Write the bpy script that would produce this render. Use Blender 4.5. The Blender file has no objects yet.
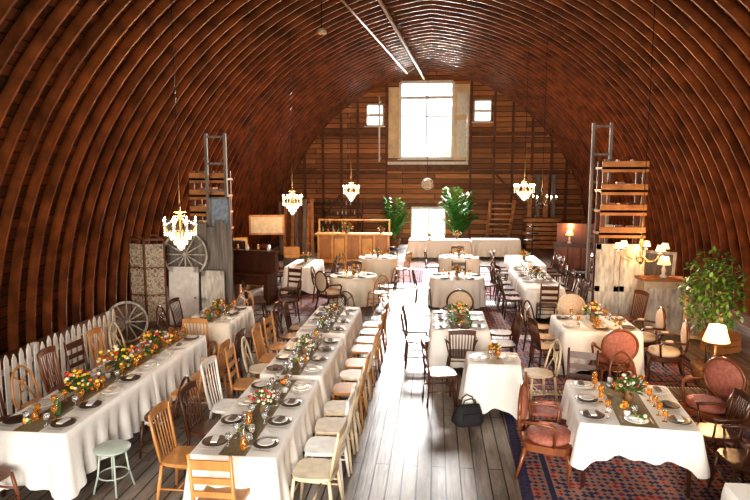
import bpy, math, random
from mathutils import Matrix, Vector
random.seed(7)
S=bpy.context.scene
pi=math.pi
# ---------------------------------------------------------------- materials
def newmat(n):
    m=bpy.data.materials.new(n); m.use_nodes=True
    nt=m.node_tree; b=nt.nodes['Principled BSDF']; return m,nt,b
def mat(n,c,rough=.6,metal=0,var=.25,scale=12,bump=0,emit=0,ec=None,trans=0,stretch=(1,1,1)):
    m,nt,b=newmat(n); N=nt.nodes;L=nt.links
    b.inputs['Roughness'].default_value=rough; b.inputs['Metallic'].default_value=metal
    tc=N.new('ShaderNodeTexCoord'); mp=N.new('ShaderNodeMapping'); mp.inputs['Scale'].default_value=stretch
    L.new(tc.outputs['Object'],mp.inputs['Vector'])
    nz=N.new('ShaderNodeTexNoise'); nz.inputs['Scale'].default_value=scale; nz.inputs['Detail'].default_value=3
    L.new(mp.outputs[0],nz.inputs['Vector'])
    r=N.new('ShaderNodeValToRGB'); r.color_ramp.elements[0].position=.3; r.color_ramp.elements[1].position=.7
    r.color_ramp.elements[0].color=[max(0,x*(1-var)) for x in c]+[1]
    r.color_ramp.elements[1].color=[min(1,x*(1+var)) for x in c]+[1]
    L.new(nz.outputs['Fac'],r.inputs[0]); L.new(r.outputs[0],b.inputs['Base Color'])
    if bump:
        bp=N.new('ShaderNodeBump'); bp.inputs['Strength'].default_value=bump; bp.inputs['Distance'].default_value=.01
        L.new(nz.outputs['Fac'],bp.inputs['Height']); L.new(bp.outputs[0],b.inputs['Normal'])
    if emit:
        b.inputs['Emission Color'].default_value=list(ec or c)+[1]; b.inputs['Emission Strength'].default_value=emit
    if trans: b.inputs['Transmission Weight'].default_value=trans
    return m
def plank(n,along,across,c1,c2,gap,row=.14,length=3.2,rough=.6,uv=False,wear=None,mort=.006,bump=.4,grain=.35):
    m,nt,b=newmat(n);N=nt.nodes;L=nt.links
    tc=N.new('ShaderNodeTexCoord'); sp=N.new('ShaderNodeSeparateXYZ'); cb=N.new('ShaderNodeCombineXYZ')
    L.new(tc.outputs['UV' if uv else 'Object'],sp.inputs[0])
    L.new(sp.outputs[along],cb.inputs[0]); L.new(sp.outputs[across],cb.inputs[1])
    br=N.new('ShaderNodeTexBrick'); L.new(cb.outputs[0],br.inputs['Vector'])
    br.inputs['Scale'].default_value=1; br.inputs['Brick Width'].default_value=length; br.inputs['Row Height'].default_value=row
    br.inputs['Mortar Size'].default_value=mort; br.inputs['Mortar Smooth'].default_value=.2
    br.inputs['Color1'].default_value=(*c1,1); br.inputs['Color2'].default_value=(*c2,1); br.inputs['Mortar'].default_value=(*gap,1)
    br.offset=.37
    mp=N.new('ShaderNodeMapping'); mp.inputs['Scale'].default_value=(1.2,22,1); L.new(cb.outputs[0],mp.inputs['Vector'])
    nz=N.new('ShaderNodeTexNoise'); nz.inputs['Scale'].default_value=1.5; nz.inputs['Detail'].default_value=6; L.new(mp.outputs[0],nz.inputs['Vector'])
    r=N.new('ShaderNodeValToRGB'); r.color_ramp.elements[0].position=.3; r.color_ramp.elements[1].position=.7
    g=1-grain; r.color_ramp.elements[0].color=(g,g,g,1); r.color_ramp.elements[1].color=(1.0+grain*.6,)*3+(1,)
    L.new(nz.outputs['Fac'],r.inputs[0])
    mx=N.new('ShaderNodeMixRGB'); mx.blend_type='MULTIPLY'; mx.inputs[0].default_value=1
    L.new(br.outputs['Color'],mx.inputs[1]); L.new(r.outputs[0],mx.inputs[2])
    out=mx.outputs[0]
    if wear:
        n2=N.new('ShaderNodeTexNoise'); n2.inputs['Scale'].default_value=1.1; n2.inputs['Detail'].default_value=8; n2.inputs['Roughness'].default_value=.7
        mp2=N.new('ShaderNodeMapping'); mp2.inputs['Scale'].default_value=(.6,2.5,1); L.new(cb.outputs[0],mp2.inputs['Vector'])
        L.new(mp2.outputs[0],n2.inputs['Vector'])
        r2=N.new('ShaderNodeValToRGB'); r2.color_ramp.elements[0].position=.40; r2.color_ramp.elements[1].position=.64
        r2.color_ramp.elements[1].color=(.8,.8,.8,1)
        L.new(n2.outputs['Fac'],r2.inputs[0])
        m2=N.new('ShaderNodeMixRGB'); L.new(r2.outputs[0],m2.inputs[0]); L.new(out,m2.inputs[1]); m2.inputs[2].default_value=(*wear,1)
        m3=N.new('ShaderNodeMixRGB'); L.new(br.outputs['Fac'],m3.inputs[0]); L.new(m2.outputs[0],m3.inputs[1]); m3.inputs[2].default_value=(*gap,1)
        out=m3.outputs[0]
    L.new(out,b.inputs['Base Color']); b.inputs['Roughness'].default_value=rough
    bp=N.new('ShaderNodeBump'); bp.inputs['Strength'].default_value=bump; bp.inputs['Distance'].default_value=.01
    iv=N.new('ShaderNodeMath'); iv.operation='SUBTRACT'; L.new(nz.outputs['Fac'],iv.inputs[0]); L.new(br.outputs['Fac'],iv.inputs[1])
    L.new(iv.outputs[0],bp.inputs['Height']); L.new(bp.outputs[0],b.inputs['Normal'])
    return m
def rugmat(n,base,dark,light):
    m,nt,b=newmat(n);N=nt.nodes;L=nt.links
    tc=N.new('ShaderNodeTexCoord')
    def cell(scale,thr,src):
        v=N.new('ShaderNodeTexVoronoi'); v.feature='F1'; v.distance='MANHATTAN'; v.inputs['Scale'].default_value=scale; v.inputs['Randomness'].default_value=.35
        L.new(tc.outputs['Object'],v.inputs['Vector'])
        g=N.new('ShaderNodeMath'); g.operation='GREATER_THAN'; g.inputs[1].default_value=thr; L.new(v.outputs['Distance'],g.inputs[0]); return g.outputs[0]
    a=cell(5,.48,0); c=cell(13,.55,0)
    m1=N.new('ShaderNodeMixRGB'); m1.inputs[1].default_value=(*base,1); m1.inputs[2].default_value=(*dark,1); L.new(a,m1.inputs[0])
    m2=N.new('ShaderNodeMixRGB'); m2.inputs[2].default_value=(*light,1); L.new(m1.outputs[0],m2.inputs[1])
    mu=N.new('ShaderNodeMath'); mu.operation='MULTIPLY'; mu.inputs[1].default_value=.7; L.new(c,mu.inputs[0]); L.new(mu.outputs[0],m2.inputs[0])
    sp=N.new('ShaderNodeSeparateXYZ'); L.new(tc.outputs['Generated'],sp.inputs[0])
    ds=[]
    for i in (0,1):
        s=N.new('ShaderNodeMath'); s.operation='SUBTRACT'; L.new(sp.outputs[i],s.inputs[0]); s.inputs[1].default_value=.5
        ab=N.new('ShaderNodeMath'); ab.operation='ABSOLUTE'; L.new(s.outputs[0],ab.inputs[0]); ds.append(ab.outputs[0])
    mxx=N.new('ShaderNodeMath'); mxx.operation='MAXIMUM'; L.new(ds[0],mxx.inputs[0]); L.new(ds[1],mxx.inputs[1])
    r=N.new('ShaderNodeValToRGB'); r.color_ramp.interpolation='CONSTANT'; e=r.color_ramp.elements
    e[0].position=0; e[0].color=(0,0,0,1); e[1].position=.38; e[1].color=(1,1,1,1)
    x=e.new(.40); x.color=(.15,.15,.15,1); x=e.new(.46); x.color=(.9,.9,.9,1)
    L.new(mxx.outputs[0],r.inputs[0])
    m3=N.new('ShaderNodeMixRGB'); L.new(r.outputs[0],m3.inputs[0]); L.new(m2.outputs[0],m3.inputs[1]); m3.inputs[2].default_value=(*dark,1)
    L.new(m3.outputs[0],b.inputs['Base Color']); b.inputs['Roughness'].default_value=.95
    return m
M={}
M['floor']=plank('floor_planks',1,0,(.085,.062,.047),(.22,.17,.132),(.010,.007,.005),row=.16,length=4,rough=.42,wear=(.40,.355,.32),mort=.009)
M['roof']=plank('roof_sheathing',1,0,(.046,.016,.006),(.18,.058,.018),(.005,.002,.001),row=.2,length=3.6,rough=.55,uv=True,mort=.016)
M['back']=plank('back_wall_boards',0,2,(.22,.085,.028),(.58,.25,.085),(.02,.008,.004),row=.24,length=4.2,rough=.6,mort=.016)
M['front']=plank('front_wall_boards',0,2,(.12,.06,.03),(.2,.1,.05),(.02,.01,.005),row=.22,length=4.2,rough=.7)
M['rib']=mat('rib_wood',(.20,.063,.019),.38,var=.55,scale=2.5,bump=.3,stretch=(1,3,1))
M['beam']=mat('beam_wood',(.15,.06,.024),.6,var=.3,scale=4)
M['oak']=mat('oak',(.46,.22,.075),.35,var=.25,scale=6,stretch=(1,1,.2))
M['walnut']=mat('walnut',(.075,.028,.014),.33,var=.35,scale=6,stretch=(1,1,.2))
M['cherry']=mat('cherry',(.19,.065,.026),.33,var=.3,scale=6,stretch=(1,1,.2))
M['white']=mat('painted_white',(.76,.74,.70),.55,var=.12,scale=9)
M['cream']=mat('cream_paint',(.60,.50,.35),.5,var=.15,scale=9)
M['grey']=mat('weathered_grey_wood',(.22,.20,.18),.75,var=.4,scale=5,stretch=(4,4,.3))
M['shabby']=mat('shabby_white_paint',(.56,.54,.49),.7,var=.4,scale=7,stretch=(2,2,.5))
M['ply']=mat('plywood',(.74,.58,.36),.6,var=.15,scale=3)
M['pine']=mat('pine',(.46,.21,.075),.5,var=.3,scale=4)
M['honey']=mat('honey_pine',(.76,.42,.14),.45,var=.2,scale=4)
M['cloth']=mat('white_linen',(.87,.85,.81),.85,var=.03,scale=40,bump=.1)
M['clothb']=mat('ivory_linen',(.80,.74,.64),.85,var=.05,scale=40,bump=.1)
M['burlap']=mat('burlap_runner',(.28,.22,.13),.95,var=.3,scale=60)
M['lace']=mat('lace_runner',(.60,.54,.44),.9,var=.3,scale=50)
M['charger']=mat('dark_charger',(.065,.044,.033),.35,var=.3)
M['china']=mat('china',(.8,.79,.76),.2,var=.03)
M['napkin']=mat('napkin',(.14,.09,.07),.9,var=.2)
M['amber']=mat('amber_glass',(.85,.40,.07),.08,var=.05,trans=.7)
M['clear']=mat('clear_glass',(.85,.88,.9),.05,var=.02,trans=.85)
M['greeng']=mat('green_glass',(.14,.30,.10),.08,var=.1,trans=.5)
M['leaf']=mat('leaf_green',(.08,.16,.03),.5,var=.5,scale=5)
M['palm']=mat('palm_green',(.12,.34,.06),.45,var=.35,scale=5)
M['f1']=mat('petal_orange',(.85,.24,.02),.6,var=.2)
M['f2']=mat('petal_yellow',(.88,.60,.07),.6,var=.2)
M['f3']=mat('petal_red',(.50,.03,.025),.6,var=.2)
M['f4']=mat('petal_cream',(.85,.78,.60),.6,var=.1)
M['pink']=mat('rose_upholstery',(.38,.14,.10),.8,var=.25,scale=25)
M['beige']=mat('beige_upholstery',(.60,.48,.36),.85,var=.12,scale=25)
M['iron']=mat('black_iron',(.02,.018,.016),.45,metal=.7,var=.2)
M['steel']=mat('galvanised_steel',(.5,.5,.5),.35,metal=.8,var=.2)
M['silver']=mat('cutlery_silver',(.6,.6,.6),.3,metal=.7,var=.1)
M['mirror']=mat('mirror_glass',(.6,.6,.6),.08,metal=1,var=.05)
M['pipe']=mat('pale_pipe_paint',(.36,.27,.20),.6,var=.2)
M['brass']=mat('aged_brass',(.45,.30,.13),.4,metal=.9,var=.2)
M['crystal']=mat('crystal',(.95,.92,.85),.08,var=.03,trans=.3,emit=1.3,ec=(1,.76,.5))  # slight warm emission added so the glass drops look lit
M['bulb']=mat('bulb_glow',(1,.85,.6),.3,var=0,emit=55,ec=(1,.68,.35))
M['shade']=mat('lamp_shade',(.9,.75,.55),.8,var=.05,emit=1.8,ec=(1,.50,.18))
M['shadehot']=mat('lamp_shade_lit',(.95,.88,.75),.8,var=.02,emit=1.6,ec=(1,.56,.22))
M['pot']=mat('wicker_pot',(.28,.15,.07),.8,var=.4,scale=30)
M['trunk']=mat('bark',(.12,.08,.05),.85,var=.4)
M['lacewood']=mat('carved_screen_panel',(.40,.34,.27),.7,var=.7,scale=22)
M['blue']=mat('blue_sign_paint',(.28,.36,.47),.7,var=.3)
M['mint']=mat('mint_enamel',(.42,.50,.44),.4,var=.1)
M['bag']=mat('black_canvas',(.012,.012,.014),.8,var=.3)
M['grass']=mat('grass',(.40,.48,.26),.95,var=.3,scale=1)
M['tree']=mat('tree_foliage',(.62,.74,.45),.8,var=.25,scale=2)
M['velvet']=mat('brown_velvet',(.14,.05,.035),.8,var=.3)
M['rug1']=rugmat('persian_red',(.30,.022,.022),(.022,.026,.080),(.42,.22,.14))
M['rug2']=rugmat('persian_rose',(.38,.07,.07),(.06,.05,.15),(.46,.28,.23))
# ---------------------------------------------------------------- mesh builder
class MB:
    def __init__(s): s.v=[];s.f=[];s.m=[];s.sm=[];s.mats=[];s.M=Matrix.Identity(4)
    def mi(s,k):
        if k not in s.mats: s.mats.append(k)
        return s.mats.index(k)
    def add(s,vs,fs,k,smooth=False):
        o=len(s.v); M_=s.M
        for p in vs: s.v.append(tuple(M_@Vector(p)))
        i=s.mi(k)
        for f in fs: s.f.append([a+o for a in f]); s.m.append(i); s.sm.append(smooth)
    def box(s,c,d,k,rz=0,rx=0,ry=0):
        R=Matrix.Rotation(rz,3,'Z')@Matrix.Rotation(ry,3,'Y')@Matrix.Rotation(rx,3,'X'); c=Vector(c)
        vs=[c+R@Vector((x*d[0]/2,y*d[1]/2,z*d[2]/2)) for z in(-1,1) for y in(-1,1) for x in(-1,1)]
        s.add(vs,[(0,2,3,1),(4,5,7,6),(0,1,5,4),(2,6,7,3),(0,4,6,2),(1,3,7,5)],k)
    def rod(s,a,b,r0,r1,k,n=7):
        s.path([a,b],[r0,r1],k,n)
    def path(s,pts,r,k,n=7,flat=1):
        pts=[Vector(p) for p in pts]
        if not isinstance(r,(list,tuple)): r=[r]*len(pts)
        vs=[];fs=[]
        for i,p in enumerate(pts):
            d=(pts[min(i+1,len(pts)-1)]-pts[max(i-1,0)]); d=d.normalized() if d.length>0 else Vector((0,0,1))
            u=d.cross(Vector((0,0,1)));
            if u.length<.05: u=d.cross(Vector((0,1,0)))
            u.normalize(); w=d.cross(u)
            for j in range(n):
                a=2*pi*j/n+(pi/4 if n==4 else 0); vs.append(p+u*math.cos(a)*r[i]+w*math.sin(a)*r[i]*flat)
        for i in range(len(pts)-1):
            for j in range(n):
                a=i*n+j;b=i*n+(j+1)%n; fs.append((a,b,b+n,a+n))
        fs.append(tuple(range(n))[::-1]); fs.append(tuple(range((len(pts)-1)*n,len(pts)*n)))
        s.add(vs,fs,k,n>4)
    def lathe(s,prof,c,k,n=14,sx=1,sy=1):
        vs=[];fs=[]
        for r,z in prof:
            for j in range(n):
                a=2*pi*j/n; vs.append((c[0]+r*sx*math.cos(a),c[1]+r*sy*math.sin(a),c[2]+z))
        for i in range(len(prof)-1):
            for j in range(n):
                a=i*n+j;b=i*n+(j+1)%n; fs.append((a,b,b+n,a+n))
        if prof[0][0]>1e-4: fs.append(tuple(range(n))[::-1])
        if prof[-1][0]>1e-4: fs.append(tuple(range((len(prof)-1)*n,len(prof)*n)))
        s.add(vs,fs,k,True)
    def ball(s,c,r,k,n=8,m=5,sz=1,sx=1,sy=1):
        s.lathe([(r*math.sin(pi*i/m),-r*sz*math.cos(pi*i/m)) for i in range(m+1)],c,k,n,sx,sy)
    def slab(s,pts,z0,z1,k):
        n=len(pts); vs=[(x,y,z0) for x,y in pts]+[(x,y,z1) for x,y in pts]
        s.add(vs,[tuple(range(n))[::-1],tuple(range(n,2*n))]+[(i,(i+1)%n,(i+1)%n+n,i+n) for i in range(n)],k)
    def ring(s,c,rx,rz,r,k,axis='Y',n=28,q=6):
        pts=[]
        for i in range(n+1):
            a=2*pi*i/n
            if axis=='Y': pts.append((c[0]+rx*math.cos(a),c[1],c[2]+rz*math.sin(a)))
            elif axis=='X': pts.append((c[0],c[1]+rx*math.cos(a),c[2]+rz*math.sin(a)))
            else: pts.append((c[0]+rx*math.cos(a),c[1]+rz*math.sin(a),c[2]))
        s.path(pts,r,k,q)
    def leaf(s,p,d,l,w,k):
        p=Vector(p); d=Vector(d).normalized(); u=d.cross(Vector((random.uniform(-.4,.4),random.uniform(-.4,.4),1)))
        if u.length<.01:u=Vector((1,0,0))
        u.normalize(); u*=w/2
        s.add([p,p+d*l*.45+u,p+d*l,p+d*l*.45-u],[(0,1,2,3)],k)
    def mesh(s,name):
        me=bpy.data.meshes.new(name); me.from_pydata(s.v,[],s.f)
        for k in s.mats: me.materials.append(M[k])
        me.polygons.foreach_set('material_index',s.m); me.polygons.foreach_set('use_smooth',s.sm); me.update(); return me
    def obj(s,name,loc=(0,0,0),rz=0,parent=None): return inst(s.mesh(name),name,loc,rz,parent)
def inst(me,name,loc=(0,0,0),rz=0,parent=None,sc=1):
    o=bpy.data.objects.new(name,me); S.collection.objects.link(o); o.location=loc; o.rotation_euler=(0,0,rz); o.scale=(sc,)*3
    if parent: o.parent=parent
    return o
# ---------------------------------------------------------------- shell
X0=-.2; C=.84; R=8.24; YB=29.0; YF=-3.0
PH=math.acos(C/R)
def archh(x,r=R):
    d=abs(x-X0); v=r*r-(d+C)**2; return math.sqrt(v) if v>0 else 0
def prof(r,n=26):
    L_=[(X0+C-r*math.cos(PH*i/n), r*math.sin(PH*i/n)) for i in range(n+1)]
    R_=[(2*X0-x,z) for x,z in L_[:-1]][::-1]
    return L_+R_
def shell(name,i0,i1):
    P=prof(R); arc=[0]
    for a,b in zip(P,P[1:]): arc.append(arc[-1]+math.dist(a,b))
    vs=[];fs=[];uv=[]
    for i in range(i0,i1+1):
        vs+=[(P[i][0],YF,P[i][1]),(P[i][0],YB,P[i][1])]
    for i in range(i1-i0):
        fs.append((2*i,2*i+1,2*i+3,2*i+2))
        a0,a1=arc[i+i0],arc[i+i0+1]; uv+=[(a0,YF),(a0,YB),(a1,YB),(a1,YF)]
    me=bpy.data.meshes.new(name); me.from_pydata(vs,[],fs); l=me.uv_layers.new(name='UVMap')
    for i,u in enumerate(uv): l.data[i].uv=u
    me.materials.append(M['roof']); o=inst(me,name); return o
shell('wall_left',0,6); shell('ceiling',6,46); shell('wall_right',46,52)
mb=MB()
Po=prof(R-.01);Pi=prof(R-.19); y=YF+.3
while y<YB-.1:
    vs=[];fs=[];n=len(Po)
    for a,b in zip(Po,Pi):
        vs+=[(a[0],y-.022,a[1]),(a[0],y+.022,a[1]),(b[0],y+.022,b[1]),(b[0],y-.022,b[1])]
    for i in range(n-1):
        for j in (1,2,3):
            a=4*i+j;b=4*i+(j+1)%4; fs.append((a,b,b+4,a+4))
    mb.add(vs,fs,'rib'); y+=.48
mb.obj('trim_roof_ribs')
mb=MB()
mb.box((X0,(YB+YF)/2,-.05),(2*(R-C)+.2,YB-YF+.4,.1),'floor'); mb.obj('floor')
for sx,nm in((-1,'baseboard_left'),(1,'baseboard_right')):
    mb=MB(); mb.box((X0+sx*7.1,(YB+YF)/2,.12),(.12,YB-YF-.1,.24),'beam'); mb.obj(nm)
def endwall(name,y,holes,k,sgn):
    xs=set([X0-7.39+i*.2 for i in range(75) if X0-7.39+i*.2<X0+7.39]+[X0,X0+7.39])
    for h in holes: xs|={h[0],h[1]}
    xs=sorted(xs); m_=MB(); th=.12
    for a,b in zip(xs,xs[1:]):
        if b-a<1e-5: continue
        c=(a+b)/2; hs=sorted([(h[2],h[3]) for h in holes if h[0]<c<h[1]])
        z=0; segs=[]
        for h in hs: segs.append((z,h[0])); z=h[1]
        segs.append((z,None))
        for z0,z1 in segs:
            ta,tb=(archh(a),archh(b)) if z1 is None else (z1,z1)
            if max(ta,tb)<=z0: continue
            ta=max(ta,z0);tb=max(tb,z0)
            vs=[(a,y,z0),(b,y,z0),(b,y,tb),(a,y,ta),(a,y+th*sgn,z0),(b,y+th*sgn,z0),(b,y+th*sgn,tb),(a,y+th*sgn,ta)]
            m_.add(vs,[(0,1,2,3),(7,6,5,4),(0,4,5,1),(3,2,6,7),(0,3,7,4),(1,5,6,2)],k)
    return m_.obj(name)
W1=(-1.66,.80,4.10,7.62); W2=(-3.25,-2.5,5.65,6.6); W3=(1.8,2.55,5.8,6.75); W4=(-1.1,.5,.25,1.75)
endwall('wall_back',YB,[W1,W2,W3,W4],'back',1)
endwall('wall_front',YF,[(-3.4,3.0,.6,5.0)],'front',-1)  # unseen opening added behind the camera to let fill daylight in
def window(name,w,nx,rows,k='white',fr=.07):
    x0,x1,z0,z1=w; m_=MB(); y=YB+.02
    m_.box(((x0+x1)/2,y,z0),(x1-x0,.14,fr),k); m_.box(((x0+x1)/2,y,z1),(x1-x0,.14,fr),k)
    m_.box((x0,y,(z0+z1)/2),(fr,.14,z1-z0),k); m_.box((x1,y,(z0+z1)/2),(fr,.14,z1-z0),k)
    for i in range(1,nx): m_.box((x0+(x1-x0)*i/nx,y,(z0+z1)/2),(.07,.06,z1-z0),k)
    for r in rows: m_.box(((x0+x1)/2,y,z0+(z1-z0)*r),(x1-x0,.07,.06 if r!=rows[-1] else .14),k)
    m_.box(((x0+x1)/2,y-.08,z0-.06),(x1-x0+.25,.22,.05),k)
    return m_.obj(name)
window('window_1',W1,2,[.55,.8],fr=.14); window('window_2',W2,1,[.5]); window('window_3',W3,1,[.5]); window('window_4',W4,2,[.98])
mb=MB()
mb.box((-1.98,YB-.05,5.75),(.5,.06,3.3),'ply'); mb.box((1.22,YB-.05,5.75),(.7,.06,3.5),'ply')
mb.box((-.4,YB-.06,3.86),(3.9,.08,.14),'white'); mb.box((-.4,YB-.04,3.62),(3.9,.06,.3),'beam')
mb.box((1.22,YB-.09,5.0),(.45,.04,1.7),'white'); mb.box((1.22,YB-.09,6.6),(.45,.04,1.0),'white')
mb.obj('trim_1_window_surround')
mb=MB()
for x in(-6.3,-5.4,-4.5,-3.7,-2.32,1.66,2.75,3.6,4.5,5.4,6.1):
    h=archh(x)-.12; mb.box((x,YB-.08,h/2),(.1,.15,h),'beam')
for z in(1.9,3.45,5.2):
    hw=math.sqrt(R*R-z*z)-C-.2
    for a,b in((X0-hw,-2.3),(1.7,X0+hw)): mb.box(((a+b)/2,YB-.1,z),(b-a,.1,.16),'beam')
mb.rod((-6.2,YB-.2,.2),(-3.7,YB-.2,3.4),.07,.07,'beam',4); mb.rod((2.8,YB-.2,3.4),(5.6,YB-.2,.2),.07,.07,'beam',4)
mb.obj('trim_2_back_wall_studs')
mb=MB()
mb.rod((-1.95,8,7.6),(-.55,28.7,7.72),.055,.055,'pipe',4)
for i in range(30):
    t=i/29; mb.box((-1.95+1.4*t,8+20.6*t,7.68+.12*t),(.3,.05,.05),'beam')
mb.obj('hay_track')
mb=MB(); mb.rod((-3.0,4,7.05),(-1.2,25.4,7.45),.028,.028,'pipe',8)
mb.rod((-1.2,25.4,7.45),(-.9,25.6,7.7),.028,.028,'pipe',8); mb.obj('conduit_pipe')
mb=MB(); mb.lathe([(0,0),(.10,.0),(.12,.05),(.08,.12),(0,.14)],(0,0,0),'cream',12); mb.rod((0,0,.12),(0,0,.75),.012,.012,'iron'); mb.obj('ceiling_fixture',(-2.7,14.5,6.6))  # small light fixture under the roof, modelled unlit
for x,zt in((-2.6,6.9),(1.45,6.9)):
    mb=MB(); mb.rod((x,28.2,3.9),(x,28.2,zt+.0),.04,.04,'white',8); mb.box((x,28.5,4.1),(.08,.6,.06),'steel'); mb.box((x,28.5,6.7),(.08,.6,.06),'steel'); mb.obj('steel_pole')
# ---------------------------------------------------------------- chairs
def seatpts(w,d,fr=1.0,n=20,e=3.5):
    P=[]
    for i in range(n):
        a=2*pi*i/n; c,s_=math.cos(a),math.sin(a)
        x=w/2*math.copysign(abs(c)**(2/e),c); y_=d/2*math.copysign(abs(s_)**(2/e),s_)
        x*=1-.1*(1-(y_/(d/2)+1)/2); P.append((x,y_))
    return P
def legs(m_,k,w=.18,d=.17,sp=.05,h=.44,r=.018,str_=True):
    for x in(-1,1):
        for y_ in(-1,1):
            m_.path([(x*w,y_*d,h),(x*(w+sp*.5),y_*(d+sp*.5),h*.5),(x*(w+sp),y_*(d+sp),0)],[r,r*1.15,r*.7],k)
        if str_: m_.rod((x*(w+sp*.6),-(d+sp*.6),.2),(x*(w+sp*.6),(d+sp*.6),.2),.01,.01,k,6)
    if str_:
        m_.rod((-(w+sp*.6),0,.2),((w+sp*.6),0,.2),.01,.01,k,6); m_.rod((-(w+sp*.5),d+sp*.6,.26),((w+sp*.5),d+sp*.6,.26),.011,.011,k,6)
def spindle(k,top=.95,n=6,arms=False):
    m_=MB(); m_.slab(seatpts(.44,.42),.43,.465,k); legs(m_,k)
    for x in(-1,1): m_.path([(x*.175,-.18,.46),(x*.19,-.225,.7),(x*.2,-.27,top)],[.015,.017,.013],k)
    pts=[(t*.205,-.265-.02*(1-t*t),top-.03+.02*(1-t*t)) for t in [i/5-1 for i in range(11)]]
    for z,hh in((0,.045),):
        vs=[];fs=[]
        for p in pts: vs+=[(p[0],p[1]-.01,p[2]-hh),(p[0],p[1]+.01,p[2]-hh),(p[0],p[1]+.01,p[2]+hh*.8),(p[0],p[1]-.01,p[2]+hh*.8)]
        for i in range(10):
            for j in range(4): a=4*i+j;b=4*i+(j+1)%4; fs.append((a,b,b+4,a+4))
        fs+=[(0,1,2,3),(43,42,41,40)]
        m_.add(vs,fs,k)
    for i in range(n):
        x=-.13+.26*i/(n-1); m_.path([(x,-.185,.46),(x*1.08,-.235,.7),(x*1.12,-.275,top-.05)],[.007,.009,.006],k,6)
    if arms:
        for x in(-1,1): m_.path([(x*.195,-.24,.68),(x*.25,-.05,.69),(x*.25,.12,.68)],[.014,.016,.02],k); m_.rod((x*.2,.1,.45),(x*.25,.1,.68),.012,.012,k)
    return m_.mesh('spindle_back_chair')
def ladderback(k,seat=None,top=.97):
    m_=MB(); m_.slab(seatpts(.43,.41,e=6),.43,.465,seat or k)
    for x in(-1,1):
        m_.path([(x*.18,-.23,0),(x*.18,-.2,.45),(x*.185,-.27,top)],[.016,.02,.015],k)
        m_.path([(x*.19,.18,.44),(x*.195,.19,0)],[.02,.014],k)
        m_.rod((x*.18,-.21,.22),(x*.19,.185,.22),.011,.011,k,6)
    for z in(.2,.3): m_.rod((-.19,.185,z),(.19,.185,z),.011,.011,k,6)
    for z,hh in((.6,.04),(.73,.045),(.88,.065)):
        m_.box((0,-.21-(z-.45)*.13,z),(.35,.018,hh*1.4),k,rx=.12)
    return m_.mesh('ladder_back_chair')
def crossback(k):
    m_=MB(); m_.slab(seatpts(.43,.41,e=2.6),.44,.47,k); legs(m_,k,sp=.04)
    pts=[]
    for i in range(17):
        a=pi*i/16; pts.append((.19*math.cos(a),-.19-.1*math.sin(a)**.6 if 0<i<16 else -.19,.46+.46*math.sin(a)**.7 if 0<i<16 else .46))
    m_.path(pts,.016,k)
    m_.path([(-.13,-.2,.47),(-.05,-.25,.66),(.14,-.28,.84)],.01,k); m_.path([(.13,-.2,.47),(.05,-.255,.66),(-.14,-.28,.84)],.01,k)
    m_.ring((0,-.26,.68),.06,.08,.009,k)
    return m_.mesh('bentwood_chair')
def louis(k,fab):
    m_=MB(); m_.slab(seatpts(.58,.52,e=4),.34,.42,k)
    m_.lathe([(0.25,0),(.275,.03),(.26,.07),(.15,.095),(0,.1)],(0,.01,.42),fab,20,1,.9)
    for x in(-1,1):
        m_.path([(x*.25,.22,.36),(x*.28,.25,.25),(x*.25,.23,.1),(x*.27,.26,0)],[.03,.026,.016,.018],k)
        m_.path([(x*.23,-.22,.36),(x*.25,-.27,.15),(x*.26,-.31,0)],[.026,.02,.016],k)
        m_.path([(x*.14,-.24,.4),(x*.17,-.26,.52)],.02,k)
        m_.path([(x*.25,-.27,.66),(x*.30,-.1,.68),(x*.31,.06,.67),(x*.30,.1,.62),(x*.27,.08,.42)],[.016,.02,.024,.02,.018],k)
        m_.path([(x*.3,-.08,.70),(x*.31,.03,.70)],[.02,.02],fab)
    c=(0,-.29,.74)
    m_.ring(c,.26,.25,.022,k,n=26)
    vs=[];fs=[]; n=24
    for ry,yy in((1,-.0),(.85,.035),(.5,.055),(0.001,.06)):
        for j in range(n): a=2*pi*j/n; vs.append((c[0]+.25*ry*math.cos(a),c[1]+yy,c[2]+.24*ry*math.sin(a)))
    for i in range(3):
        for j in range(n): a=i*n+j;b=i*n+(j+1)%n; fs.append((a,b,b+n,a+n))
    m_.add(vs,fs,fab,True); m_.add([(v[0],c[1]-(v[1]-c[1])*.6,v[2]) for v in vs],[f[::-1] for f in fs],fab,True)
    return m_.mesh('upholstered_armchair')
CH={'so':spindle('oak'),'sw':spindle('walnut',top=.92),'swh':spindle('white',top=1.02,n=5),'sc':spindle('cream',top=.93),'sch':spindle('cherry',top=.98,n=7),
 'sa':spindle('walnut',top=.9,n=7,arms=True),'lo':ladderback('oak'),'lw':ladderback('walnut'),'lwh':ladderback('white','beige'),'lch':ladderback('cherry','pink'),
 'bw':crossback('walnut'),'bo':crossback('oak'),'bc':crossback('cherry'),'bwh':crossback('cream'),'lp':louis('cherry','pink'),'lb':louis('cream','beige'),'lwp':louis('walnut','beige')}
NM={'s':'spindle_back_chair','l':'ladder_back_chair','b':'bentwood_chair'}
def chair(t,x,y,face,j=.12,z=0.0):
    nm='upholstered_armchair' if t in('lp','lb','lwp') else NM[t[0]]
    inst(CH[t],nm,(x,y,z),math.radians(face-90)+random.uniform(-j,j))
E,Nn,W_,Sx=0,90,180,270
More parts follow.
